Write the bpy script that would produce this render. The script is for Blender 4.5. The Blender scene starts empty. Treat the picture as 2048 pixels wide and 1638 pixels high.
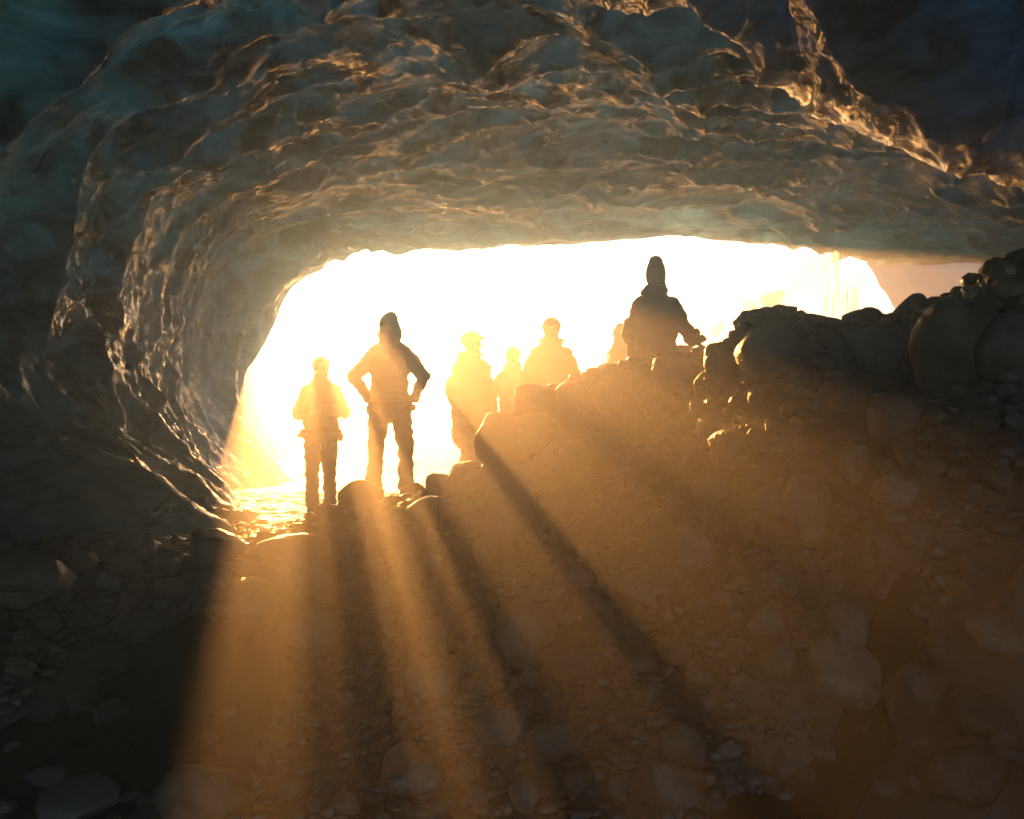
import bpy, bmesh, math, random
import numpy as np
from mathutils import Vector, Matrix, noise

random.seed(7); rng = np.random.default_rng(11)
sc = bpy.context.scene
C = bpy.data.collections.new('cave'); sc.collection.children.link(C)
F = 1991.0                                    # focal length in pixels of the 2048 px wide photograph

# ------------------------------------------------------------------ camera, sky, sun, exposure
cam = bpy.data.cameras.new('camera'); cam.sensor_width = 36.0
cam.lens = 36.0*F/2048; cam.clip_end = 2000; cam.clip_start = 0.05
co = bpy.data.objects.new('camera', cam); C.objects.link(co)
co.location = (0, 0, 0); co.rotation_euler = (math.radians(90), 0, 0); sc.camera = co

SUN = Vector(((592-1024)/F, 1.0, (819-422)/F)).normalized()
elev = math.asin(SUN.z); azim = math.atan2(SUN.x, SUN.y)
w = bpy.data.worlds.new('World'); sc.world = w; w.use_nodes = True
nt = w.node_tree; nt.nodes.clear()
sky = nt.nodes.new('ShaderNodeTexSky'); sky.sky_type = 'NISHITA'; sky.sun_disc = False
sky.sun_elevation = elev; sky.sun_rotation = azim; sky.air_density = 1.0; sky.dust_density = 1.6
bg = nt.nodes.new('ShaderNodeBackground'); bg.inputs['Strength'].default_value = 0.075
wo = nt.nodes.new('ShaderNodeOutputWorld')
nt.links.new(sky.outputs[0], bg.inputs[0]); nt.links.new(bg.outputs[0], wo.inputs[0])
sl = bpy.data.lights.new('sun', 'SUN'); sl.energy = 5.0; sl.angle = math.radians(0.5); sl.color = (1.0, 0.41, 0.09)
so = bpy.data.objects.new('sun', sl); C.objects.link(so)
so.rotation_euler = SUN.to_track_quat('Z', 'Y').to_euler()
vs = sc.view_settings; sc.display_settings.display_device = 'sRGB'
vs.view_transform = 'Standard'; vs.look = 'None'; vs.gamma = 1.0; vs.use_curve_mapping = False
vs.exposure = 2.65
cy = sc.cycles
cy.use_denoising = True; cy.use_adaptive_sampling = True; cy.adaptive_threshold = 0.03; cy.adaptive_min_samples = 32; cy.volume_bounces = 0; cy.max_bounces = 5; cy.diffuse_bounces = 2; cy.glossy_bounces = 2
cy.transmission_bounces = 4; cy.transparent_max_bounces = 6; cy.sample_clamp_indirect = 4.0
HAZE = 0.036; HAZE_G = 0.85

# ------------------------------------------------------------------ helpers
def P(px, py, d):                              # a point of the photograph brought back to its depth in the place
    return Vector(((px-1024)/F*d, d, (819-py)/F*d))

def hash2(ix, iy, s=0):
    h = (ix.astype(np.int64)*374761393 + iy.astype(np.int64)*668265263 + s*2147483647 + 1013904223) & 0xffffffff
    h = ((h ^ (h >> 13))*1274126177) & 0xffffffff
    h = ((h ^ (h >> 16))*2246822519) & 0xffffffff
    return ((h ^ (h >> 15)) & 0xffffff)/float(0xffffff)

def vnoise(x, y, s=0):
    ix = np.floor(x); iy = np.floor(y); fx = x-ix; fy = y-iy
    fx = fx*fx*(3-2*fx); fy = fy*fy*(3-2*fy)
    a = hash2(ix, iy, s); b = hash2(ix+1, iy, s); c = hash2(ix, iy+1, s); d = hash2(ix+1, iy+1, s)
    return (a*(1-fx)+b*fx)*(1-fy) + (c*(1-fx)+d*fx)*fy - 0.5

def fbm(x, y, s=0, o=4):
    t = 0; a = 1.0
    for i in range(o):
        t = t + a*vnoise(x*2**i, y*2**i, s+i); a *= 0.5
    return t

def scallop(x, y, s=0, k=10.0):
    """Cellular cups with cusped rims: 0 in a cup's middle, growing to about 0.5 on the rims."""
    ix = np.floor(x); iy = np.floor(y)
    best = np.full(x.shape, 9.0); sec = np.full(x.shape, 9.0)
    for dx in (-2, -1, 0, 1, 2):
        for dy in (-2, -1, 0, 1, 2):
            cx = ix+dx; cy_ = iy+dy
            px = cx + hash2(cx, cy_, s); py = cy_ + hash2(cx, cy_, s+1)
            wgt = hash2(cx, cy_, s+2)*0.35
            ex = x-px; ey = y-py
            ell = 0.7 + 0.7*hash2(cx, cy_, s+4)
            d = ex*ex*ell + ey*ey/ell + wgt
            sec = np.where(d < best, best, np.minimum(sec, d)); best = np.minimum(best, d)
    return best

def link(name, me, mat=None, parent=None, smooth=True):
    o = bpy.data.objects.new(name, me); C.objects.link(o)
    if mat: me.materials.append(mat)
    if smooth and len(me.polygons): me.polygons.foreach_set('use_smooth', np.ones(len(me.polygons), dtype=bool))
    if parent: o.parent = parent
    return o

def tag(o, label=None, cat=None, group=None, kind=None):
    if label: o['label'] = label
    if cat: o['category'] = cat
    if group: o['group'] = group
    if kind: o['kind'] = kind
    return o

def empty(name, loc, rz=0):
    o = bpy.data.objects.new(name, None); C.objects.link(o); o.location = loc; o.rotation_euler = (0, 0, rz)
    o.empty_display_size = 0.1
    return o

def grid_mesh(name, V, nu, nv, close_u=False):
    me = bpy.data.meshes.new(name)
    i = np.arange(nu-1)[:, None]; j = np.arange(nv-1)[None, :]
    a = (i*nv+j).ravel(); q = np.stack([a, a+nv, a+nv+1, a+1], 1)
    me.vertices.add(len(V)); me.vertices.foreach_set('co', V.astype(np.float32).ravel())
    me.loops.add(q.size); me.loops.foreach_set('vertex_index', q.ravel().astype(np.int32))
    me.polygons.add(len(q)); me.polygons.foreach_set('loop_start', (np.arange(len(q))*4).astype(np.int32))
    me.update(calc_edges=True); me.validate()
    return me

# ------------------------------------------------------------------ materials
def newmat(name):
    m = bpy.data.materials.new(name); m.use_nodes = True
    n = m.node_tree.nodes; return m, n, m.node_tree.links, n['Principled BSDF']

def ramp(n, stops):
    r = n.new('ShaderNodeValToRGB'); e = r.color_ramp.elements
    while len(e) < len(stops): e.new(0.5)
    for k, (p, c) in enumerate(stops):
        e[k].position = p; e[k].color = (*c, 1)
    return r

def tex(n, l, kind, scale, coord='Object', detail=6, rough=0.6, stretch=(1, 1, 1), dist=0):
    tc = n.new('ShaderNodeTexCoord'); mp = n.new('ShaderNodeMapping'); mp.inputs['Scale'].default_value = stretch
    t = n.new(kind); t.inputs['Scale'].default_value = scale
    if 'Detail' in t.inputs: t.inputs['Detail'].default_value = detail
    if 'Roughness' in t.inputs: t.inputs['Roughness'].default_value = rough
    if 'Distortion' in t.inputs: t.inputs['Distortion'].default_value = dist
    l.new(tc.outputs[coord], mp.inputs[0]); l.new(mp.outputs[0], t.inputs['Vector'])
    return t

def bump(n, l, b, src, strength, dist, prev=None):
    bp = n.new('ShaderNodeBump'); bp.inputs['Strength'].default_value = strength; bp.inputs['Distance'].default_value = dist
    l.new(src, bp.inputs['Height'])
    if prev: l.new(prev.outputs[0], bp.inputs['Normal'])
    l.new(bp.outputs[0], b.inputs['Normal']); return bp

def rock_mat(name, lo, hi, rough=0.55):
    m, n, l, b = newmat(name)
    t = tex(n, l, 'ShaderNodeTexNoise', 3.0, detail=6, rough=0.65)
    oi = n.new('ShaderNodeObjectInfo')
    r = ramp(n, [(0.3, lo), (0.7, hi)]); l.new(t.outputs[0], r.inputs[0])
    hs = n.new('ShaderNodeHueSaturation'); l.new(r.outputs[0], hs.inputs['Color'])
    mr = n.new('ShaderNodeMapRange'); mr.inputs['To Min'].default_value = 0.55; mr.inputs['To Max'].default_value = 1.5
    l.new(oi.outputs['Random'], mr.inputs['Value']); l.new(mr.outputs[0], hs.inputs['Value'])
    l.new(hs.outputs[0], b.inputs['Base Color'])
    rr = ramp(n, [(0.35, (rough-.2,)*3), (0.65, (rough+.15,)*3)])
    t2 = tex(n, l, 'ShaderNodeTexNoise', 22, detail=6); l.new(t2.outputs[0], rr.inputs[0]); l.new(rr.outputs[0], b.inputs['Roughness'])
    p = bump(n, l, b, t.outputs[0], 0.5, 0.04)
    bump(n, l, b, t2.outputs[0], 0.6, 0.012, p)
    return m

M_rock = rock_mat('wet_basalt', (0.022, 0.020, 0.019), (0.085, 0.078, 0.072), 0.45)
M_pale = rock_mat('pale_rock', (0.04, 0.038, 0.034), (0.11, 0.10, 0.09), 0.6)
M_ground = rock_mat('gravel', (0.016, 0.014, 0.013), (0.055, 0.048, 0.042), 0.55)

def ice_mat():
    m, n, l, b = newmat('ice')
    a = tex(n, l, 'ShaderNodeTexNoise', 1.1, detail=5, rough=0.6, stretch=(1, 0.6, 3.2), dist=1.2)
    r = ramp(n, [(0.28, (0.008, 0.022, 0.034)), (0.5, (0.025, 0.075, 0.11)), (0.62, (0.045, 0.10, 0.125)), (0.8, (0.2, 0.38, 0.46))])
    l.new(a.outputs[0], r.inputs[0])
    # specks of ash frozen into the surface
    s = tex(n, l, 'ShaderNodeTexNoise', 60, detail=3); big = tex(n, l, 'ShaderNodeTexNoise', 2.3, detail=3)
    mul = n.new('ShaderNodeMath'); mul.operation = 'MULTIPLY'; l.new(s.outputs[0], mul.inputs[0]); l.new(big.outputs[0], mul.inputs[1])
    sr = ramp(n, [(0.34, (0, 0, 0)), (0.38, (1, 1, 1))]); l.new(mul.outputs[0], sr.inputs[0])
    mx = n.new('ShaderNodeMixRGB'); l.new(sr.outputs[0], mx.inputs[0]); l.new(r.outputs[0], mx.inputs[1]); mx.inputs[2].default_value = (0.03, 0.022, 0.015, 1)
    l.new(mx.outputs[0], b.inputs['Base Color'])
    b.inputs['IOR'].default_value = 1.31
    b.inputs['Coat Weight'].default_value = 0.4; b.inputs['Specular IOR Level'].default_value = 0.35; b.inputs['Coat Roughness'].default_value = 0.04; b.inputs['Coat IOR'].default_value = 1.33
    rr = tex(n, l, 'ShaderNodeTexNoise', 4.5, detail=3)
    r2 = ramp(n, [(0.35, (0.03,)*3), (0.7, (0.15,)*3)]); l.new(rr.outputs[0], r2.inputs[0]); l.new(r2.outputs[0], b.inputs['Roughness'])
    p = bump(n, l, b, tex(n, l, 'ShaderNodeTexNoise', 5.0, detail=2, stretch=(1, .5, 1.5), dist=0.8).outputs[0], 0.35, 0.05)
    vv = tex(n, l, 'ShaderNodeTexVoronoi', 4.2, stretch=(.8, 1.1, 1.1)); pw = n.new('ShaderNodeMath'); pw.operation = 'POWER'; pw.inputs[1].default_value = 2
    l.new(vv.outputs['Distance'], pw.inputs[0]); p = bump(n, l, b, pw.outputs[0], 0.7, 0.06, p)
    bump(n, l, b, tex(n, l, 'ShaderNodeTexNoise', 38, detail=2).outputs[0], 0.10, 0.01, p)
    cb = n.new('ShaderNodeBump'); cb.inputs['Strength'].default_value = 0.9; cb.inputs['Distance'].default_value = 0.10
    cv = tex(n, l, 'ShaderNodeTexNoise', 3.2, detail=1, dist=0.6, stretch=(1, .8, 1.3))
    l.new(cv.outputs[0], cb.inputs['Height']); l.new(cb.outputs[0], b.inputs['Coat Normal'])
    # light seeps through the ice where it is thin: cloudy ice passes it on, clear ice tints it
    out = n['Material Output']; tr = n.new('ShaderNodeBsdfTranslucent'); tr.inputs[0].default_value = (0.72, 0.86, 0.86, 1)
    cl = tex(n, l, 'ShaderNodeTexNoise', 1.3, detail=4, dist=1.0, stretch=(1, .8, 2.0)); cr = ramp(n, [(0.40, (0.06,)*3), (0.68, (0.60,)*3)])
    l.new(cl.outputs[0], cr.inputs[0]); ms = n.new('ShaderNodeMixShader'); l.new(cr.outputs[0], ms.inputs[0])
    l.new(b.outputs[0], ms.inputs[1]); l.new(tr.outputs[0], ms.inputs[2]); l.new(ms.outputs[0], out.inputs['Surface'])
    va = n.new('ShaderNodeVolumeAbsorption'); va.inputs['Color'].default_value = (0.28, 0.70, 0.84, 1); va.inputs['Density'].default_value = 3.2
    l.new(va.outputs[0], out.inputs['Volume'])
    return m
M_ice = ice_mat()

def simple(name, col, rough=0.6, var=0.25, bs=30, bstr=0.2, metallic=0, sheen=0):
    m, n, l, b = newmat(name)
    t = tex(n, l, 'ShaderNodeTexNoise', bs, detail=5)
    r = ramp(n, [(0.3, tuple(c*(1-var) for c in col)), (0.7, tuple(min(1, c*(1+var)) for c in col))])
    l.new(t.outputs[0], r.inputs[0]); l.new(r.outputs[0], b.inputs['Base Color'])
    b.inputs['Roughness'].default_value = rough; b.inputs['Metallic'].default_value = metallic
    if sheen: b.inputs['Sheen Weight'].default_value = sheen
    bump(n, l, b, t.outputs[0], bstr, 0.01)
    return m
M_snow = simple('snow', (0.75, 0.77, 0.8), 0.6, 0.12, 2.5, 0.6)
M_firn, _n2, _l2, _b2 = newmat('firn'); _t2 = _n2.new('ShaderNodeBsdfTranslucent'); _t2.inputs[0].default_value = (.85, .88, .9, 1); _b2.inputs['Base Color'].default_value = (.8, .83, .86, 1)
_m2 = _n2.new('ShaderNodeMixShader'); _m2.inputs[0].default_value = 0.55; _l2.new(_b2.outputs[0], _m2.inputs[1]); _l2.new(_t2.outputs[0], _m2.inputs[2]); _l2.new(_m2.outputs[0], _n2['Material Output'].inputs['Surface'])
M_cloth = [simple('jacket_charcoal', (0.05, 0.05, 0.055), 0.7, sheen=0.2), simple('jacket_navy', (0.04, 0.05, 0.09), 0.65, sheen=0.2),
           simple('jacket_brown', (0.11, 0.07, 0.045), 0.7, sheen=0.2), simple('jacket_grey', (0.14, 0.13, 0.12), 0.7, sheen=0.2)]
M_trous = simple('trousers_dark', (0.04, 0.038, 0.036), 0.75)
M_skin = simple('skin', (0.45, 0.27, 0.19), 0.5, 0.08)
M_helm = simple('helmet_white', (0.7, 0.68, 0.62), 0.3, 0.05, 4, 0.03)
M_helmd = simple('helmet_orange', (0.5, 0.22, 0.06), 0.3, 0.05, 4, 0.03)
M_strap = simple('webbing', (0.03, 0.03, 0.03), 0.6)
M_wool = simple('wool', (0.26, 0.22, 0.17), 0.9, 0.3, 90, 0.8)
M_fur = simple('fur', (0.20, 0.15, 0.10), 0.95, 0.4, 120, 0.9)
M_boot = simple('boot_leather', (0.035, 0.028, 0.022), 0.5)
M_metal = simple('steel', (0.5, 0.5, 0.5), 0.3, 0.05, 5, 0.02, 1.0)
M_foil = simple('crinkled_film', (0.75, 0.6, 0.35), 0.18, 0.3, 25, 0.8, 0.6)

def water_mat(name, col, rough, wscale):
    m, n, l, b = newmat(name)
    b.inputs['Base Color'].default_value = (*col, 1); b.inputs['Roughness'].default_value = rough; b.inputs['IOR'].default_value = 1.33
    t = tex(n, l, 'ShaderNodeTexNoise', wscale, detail=6, rough=0.6, stretch=(1, 0.35, 1), dist=1.5)
    bump(n, l, b, t.outputs[0], 0.8, 0.06)
    return m
M_water = water_mat('stream_water', (0.02, 0.017, 0.013), 0.12, 2.6)

# ------------------------------------------------------------------ the ground: a rubble bank beside a small stream bed
ctl_px = [(0,1638,5.3),(512,1638,5.4),(1024,1638,5.0),(1536,1638,4.4),(2048,1638,3.7),(0,1420,6.3),(400,1400,6.5),(700,1400,6.4),
 (1024,1400,5.9),(1400,1420,5.1),(1700,1420,4.6),(2048,1400,4.0),(0,1230,7.6),(350,1210,7.9),(700,1200,7.7),(1024,1200,6.9),(1400,1200,5.8),
 (1750,1200,4.6),(2048,1200,3.9),(60,1110,8.6),(300,1085,9.2),(480,1085,9.6),(640,1060,9.6),(780,1035,9.3),(900,1010,9.0),(1024,1010,8.2),
 (1220,1010,7.3),(1400,1010,6.4),(1750,1000,4.85),(2048,1000,3.9),(1200,880,8.2),(1330,870,7.6),(1400,860,6.9),(1460,850,6.3),(1415,800,6.9),(1445,745,6.6),(1520,690,6.2),(1600,700,5.9),(1560,850,5.7),(1800,850,5.0),(2048,850,4.0)]
BOULD = [  # px, py, width, height in the photograph's pixels, depth or None, label
 (1073,800,92,66,8.5,'squarish boulder standing on the bank crest in front of the helmeted pair'),
 (1005,885,112,120,8.3,'large dark boulder at the left end of the bank crest, where the widest shadow starts'),
 (1050,870,120,90,8.35,'broad low boulder right under the squarish crest boulder'),
 (1150,803,80,76,8.4,'sloping boulder on the crest just right of the squarish one'),
 (1212,795,64,66,8.4,'round topped boulder on the crest below the half hidden person'),
 (1282,760,80,50,8.5,'flat rounded boulder at the feet of the person with the beanie'),
 (1362,752,112,80,8.2,'wide smooth boulder on the crest right of the person with the beanie'),
 (1371,710,46,40,9.6,'small rounded rock peeking up behind the wide smooth boulder'),
 (1452,722,92,80,8.0,'lumpy boulder at the left shoulder of the big dark mound'),
 (1418,770,60,62,7.9,'upright cobble on the left face of the big dark mound'),
 (1402,815,44,44,7.8,'small cobble catching a thin rim of sun on the dark mound'),
 (1562,705,176,124,7.9,'largest smooth dark boulder on the mound against the bright slope'),
 (1647,668,98,84,8.4,'brown boulder with a flat top between two dark crest boulders'),
 (1684,705,56,56,8.1,'rounded cobble leaning on the brown flat topped boulder'),
 (1712,640,54,44,8.6,'low rounded rock below the falling meltwater'),
 (1745,645,56,60,8.5,'knobbly rock on the crest right of the falling meltwater'),
 (1757,700,122,100,7.8,'wide dark boulder with a curved sunlit left rim'),
 (1826,622,78,66,8.4,'steep sided boulder on the crest near the right arch'),
 (1876,640,50,54,8.3,'narrow rock wedged beside the huge right hand boulder'),
 (1925,700,190,200,7.0,'huge dark boulder at the upper right with a long thin sunlit edge'),
 (1906,706,62,74,6.5,'round stone set against the huge right hand boulder'),
 (2030,700,150,160,6.7,'dark boulder cut off by the right edge above the bank'),
 (1800,838,118,116,6.6,'rounded boulder on the upper bank below the huge one'),
 (1716,936,72,96,6.2,'egg shaped boulder with a sunlit left edge in mid bank'),
 (1700,790,100,80,7.0,'dull boulder half sunk in the upper bank'),
 (1618,1012,112,122,5.9,'big speckled boulder beside the cluster of sunlit chips'),
 (1552,1008,92,80,6.0,'grey boulder left of the big speckled one'),
 (1470,900,100,80,6.9,'sunken boulder in the dark upper slope'),
 (1700,1252,88,96,None,'pale rounded boulder in the middle of the lower bank'),
 (1562,1335,92,116,None,'upright blocky boulder beside the stream'),
 (1715,1345,190,130,None,'broad pale boulder lying behind the stream'),
 (1858,1395,156,140,None,'large rounded boulder at the edge of the stream'),
 (1965,1425,120,90,None,'pale boulder right of the large streamside one'),
 (2010,1458,96,78,None,'mottled boulder overlapping the pale one at the right edge'),
 (2000,1270,110,80,None,'speckled light boulder near the right edge'),
 (1900,1290,90,90,None,'middle sized boulder above the large streamside one'),
 (1960,1130,90,70,None,'flattened boulder on the right part of the bank'),
 (1370,1490,90,90,None,'boulder at the head of the stream in the foreground'),
 (1300,1180,120,80,None,'wide boulder where the widest shadow crosses the bank'),
 (1400,1100,110,90,None,'worn boulder in the faint right hand light shaft'),
 (1990,545,46,52,7.3,'pale stone on top of the bank under the roof at the right'),
 (2022,580,64,56,7.1,'second pale stone at the right edge just under the roof'),
 (1945,590,40,36,7.5,'small pale stone left of the stones under the roof'),
 (881,974,60,56,8.9,'rock on the bank just right of the striding legs'),
 (940,960,90,76,8.6,'leaning boulder at the foot of the bank crest'),
 (722,992,92,66,9.1,'rounded rock between the two left hand people'),
 (824,988,52,46,9.3,'small rock in front of the boots of the taller left person'),
 (862,1025,100,66,None,'sunlit rimmed boulder low on the bank below the striding legs'),
 (925,1035,96,76,None,'boulder with bright rim right of the gap'),
 (1000,1040,130,80,None,'smooth boulder in the bright fan of light'),
 (828,1078,64,52,None,'small boulder with a sharp sunlit edge'),
 (762,1078,66,50,None,'small dark rock below the gap between the two left people'),
 (588,1105,146,76,None,'broad boulder with the brightest sunlit rim in the light shaft'),
 (529,1082,56,42,None,'pointed rock behind the broad sunlit boulder'),
 (437,1100,108,86,None,'dark boulder at the left edge of the light shaft'),
 (436,1165,76,56,None,'tan faced stone left of the light shaft'),
 (612,1158,116,76,None,'domed boulder in the light shaft below the broad one'),
 (500,1205,176,100,None,'big dark boulder lying across the left edge of the light'),
 (696,1190,84,52,None,'faint boulder right of the domed one'),
 (628,1262,140,80,None,'flat boulder in the light below the domed one'),
 (76,1150,146,96,None,'large dark boulder near the left edge'),
 (160,1125,66,56,None,'cobble right of the large dark boulder at left'),
 (292,1105,46,50,None,'upright cobble at the foot of the ice wall'),
 (337,1108,50,34,None,'round cobble at the foot of the ice wall'),
 (256,1128,62,46,None,'pale faced cobble near the foot of the ice wall'),
 (215,1165,60,46,None,'dark cobble among the stones at left'),
 (28,1192,120,54,None,'low boulder at the left edge'),
 (340,1178,60,40,None,'small grey stone beside the water'),
 (1052,1265,128,120,None,'domed boulder showing faintly between two shafts of light'),
 (1160,1330,110,80,None,'low boulder right of the faint domed one'),
 (860,1360,110,90,None,'boulder in the shadow between the two brightest shafts'),
 (1120,1480,130,90,None,'slab like boulder in the front of the light fan'),
 (830,1540,130,90,None,'boulder near the bottom edge under the left shafts'),
 (402,1590,190,120,None,'dome shaped boulder at the bottom left of centre'),
 (152,1605,160,80,None,'rounded boulder at the bottom left'),
 (16,1622,60,40,None,'small boulder in the bottom left corner'),
 (95,1560,90,50,None,'dark stone behind the bottom left boulder'),
 (1330,1570,150,110,None,'angular boulder at the bottom, right of centre'),
]
RD = ([1390,1450,1560,1620,1650,1730,1830,1880,1920,2060], [7.0,6.6,6.05,5.9,6.3,6.1,5.7,5.2,4.8,4.5])
_nb = []
for (px, py, w_, h_, d, lab) in BOULD:
    if px > 1390: d = float(np.interp(px, *RD)) + (0.25 if py < 600 else 0) if py < 700 or (py < 780 and px < 1600) else None
    _nb.append((px, py, w_, h_, d, lab))
BOULD = _nb
ctl = [tuple(P(*c)) for c in ctl_px]
ctl += [(-3.2,11.5,-1.25),(-2.0,11.8,-1.2),(-1.3,10.2,-0.95),(-0.9,10.1,-0.86),(-.4,11.3,-.9),(0,12,-.87),(.4,11,-.76),(1.5,10.5,-.2),(1.3,12,-.6),(2.6,10,.1),
        (3.4,8,.45),(4.2,9.0,.75),(3.0,6.5,.45),(4.2,6.5,.8),(5.2,8.5,1.2),(5.4,6,1.4),(3.4,4,.9),(4.6,4,1.4),(3.6,1,-1.0),(1.9,3,-.9),(6.3,10,1.3),(7.3,10,1.9),
        (3.6,16,.5),(7,14,1.2),(9,14,2.3),(6.5,20,1.0),(8.6,20,1.8),(10.5,20,2.9),(0,20,-1.3),(-3,20,-1.5),(3,20,-.6),(-6,20,-1.4),(0,15,-1.0),(-3,15,-1.3),
        (-6,15,-1.2),(-5.5,11,-1.3),(-5.5,7,-1.7),(-5.5,3,-2.3),(-5.5,-2,-2.4),(0,2.5,-2.4),(0,-2,-2.5),(-2.5,2.5,-2.45),(1.6,1.5,-2.1),
        (0,-6,-2.5),(5,-6,-1.6),(-6,-6,-2.4),(-9,12,-1.2),(-9,5,-1.9),(8,-6,-.6),(7,1,.3),(7.5,6,2.0),(11,8,3),(12,14,3.6),(12,22,3.2),(-11,20,-1.2),(6,23,.7),(-2,23,-1.4)]
for (px, py, w_, h_, d, lab) in BOULD:
    if d: ctl.append(tuple(P(px, py+0.12*h_, d)))
ctl = np.array(ctl)
def tps(r2): return np.where(r2 > 1e-12, 0.5*r2*np.log(np.maximum(r2, 1e-12)), 0)
_n = len(ctl); _A = np.zeros((_n+3, _n+3)); _d = ctl[:, None, :2]-ctl[None, :, :2]
_A[:_n, :_n] = tps((_d**2).sum(-1)) + np.eye(_n)*0.003
_A[:_n, _n] = 1; _A[:_n, _n+1:] = ctl[:, :2]; _A[_n, :_n] = 1; _A[_n+1:, :_n] = ctl[:, :2].T
_w = np.linalg.solve(_A, np.concatenate([ctl[:, 2], [0, 0, 0]]))
def base_height(x, y):
    x = np.asarray(x, float); y = np.asarray(y, float); sh = x.shape
    X = np.clip(x.ravel(), -10, 12); Y = np.clip(y.ravel(), -6, 22.5)
    z = _w[_n] + _w[_n+1]*X + _w[_n+2]*Y
    for k in range(_n): z += _w[k]*tps((X-ctl[k, 0])**2 + (Y-ctl[k, 1])**2)
    ov = np.hypot(x.ravel()-X, y.ravel()-Y)          # beyond the surveyed patch the land levels out
    t = np.exp(-ov/14.0); z = z*t + (-1.1)*(1-t)
    return z.reshape(sh)
def sstep(a, b, x):
    t = np.clip((x-a)/(b-a), 0, 1); return t*t*(3-2*t)
def beds(x, y):
    c1 = -2.35+0.12*(y-6.5); s1 = np.exp(-(((x-c1)/0.95)**2))*sstep(3.2, 4.5, y)*(1-sstep(7.6, 8.2, y))
    s2 = np.exp(-(((y-4.50+0.13*(x-1.2))/0.19)**2))*sstep(0.75, 1.1, x)*(1-sstep(1.6, 1.95, x))
    return s1, s2
def height(x, y):
    x = np.asarray(x, float); y = np.asarray(y, float)
    z = base_height(x, y)
    z = z + 0.10*fbm(x*0.9, y*0.9, 3, 3)
    # stream beds
    s1, s2 = beds(x, y)
    z = z - 0.16*s1 - 0.16*s2
    return z

def axis(a, b, n, far):
    core = np.linspace(a, b, n); st = (b-a)/n
    ext = []; d = st; t = 0
    while t < far: d *= 1.18; t += d; ext.append(t)
    ext = np.array(ext); return np.concatenate([(a-ext)[::-1], core, b+ext])
gx = axis(-7, 9, 380, 90); gy = axis(0.5, 15, 400, 90); gy = gy[gy > -8]; gx = gx[np.abs(gx) < 40]
GX, GY = np.meshgrid(gx, gy, indexing='ij'); GZ = height(GX, GY)
cob = scallop(GX*7+2*vnoise(GX*3, GY*3, 5), GY*7, 21)
GZ = GZ - 0.045*np.clip(cob, 0, 1.0) + 0.02 + 0.02*fbm(GX*9, GY*9, 9, 3)
g = link('ground', grid_mesh('ground', np.stack([GX, GY, GZ], -1).reshape(-1, 3), len(gx), len(gy)), M_ground)
tag(g, kind='structure')

def ray_ground(px, py, d0=2.0, d1=16.0):
    ds = np.arange(d0, d1, 0.02)
    z = (819-py)/F*ds; h = height((px-1024)/F*ds, ds)
    k = np.argmax(z < h); return float(ds[k]) if (z < h).any() else None

# stream sheets
def sheet(name, x0, x1, y0, y1, n, mat, k):
    xs = np.linspace(x0, x1, n); ys = np.linspace(y0, y1, n); X, Y = np.meshgrid(xs, ys, indexing='ij')
    edge = beds(X, Y)[k]
    Z = base_height(X, Y) - 0.085 - 0.2*(1-sstep(0.02, 0.35, edge)) + 0.014*fbm(X*5, Y*2, 31, 3)
    o = link(name, grid_mesh(name, np.stack([X, Y, Z], -1).reshape(-1, 3), n, n), mat); tag(o, kind='structure'); return o
sheet('stream_water', -4.2, -0.6, 3.2, 8.2, 130, M_water, 0)
sheet('stream_water', 0.6, 2.0, 3.9, 5.2, 110, M_water, 1)

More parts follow.
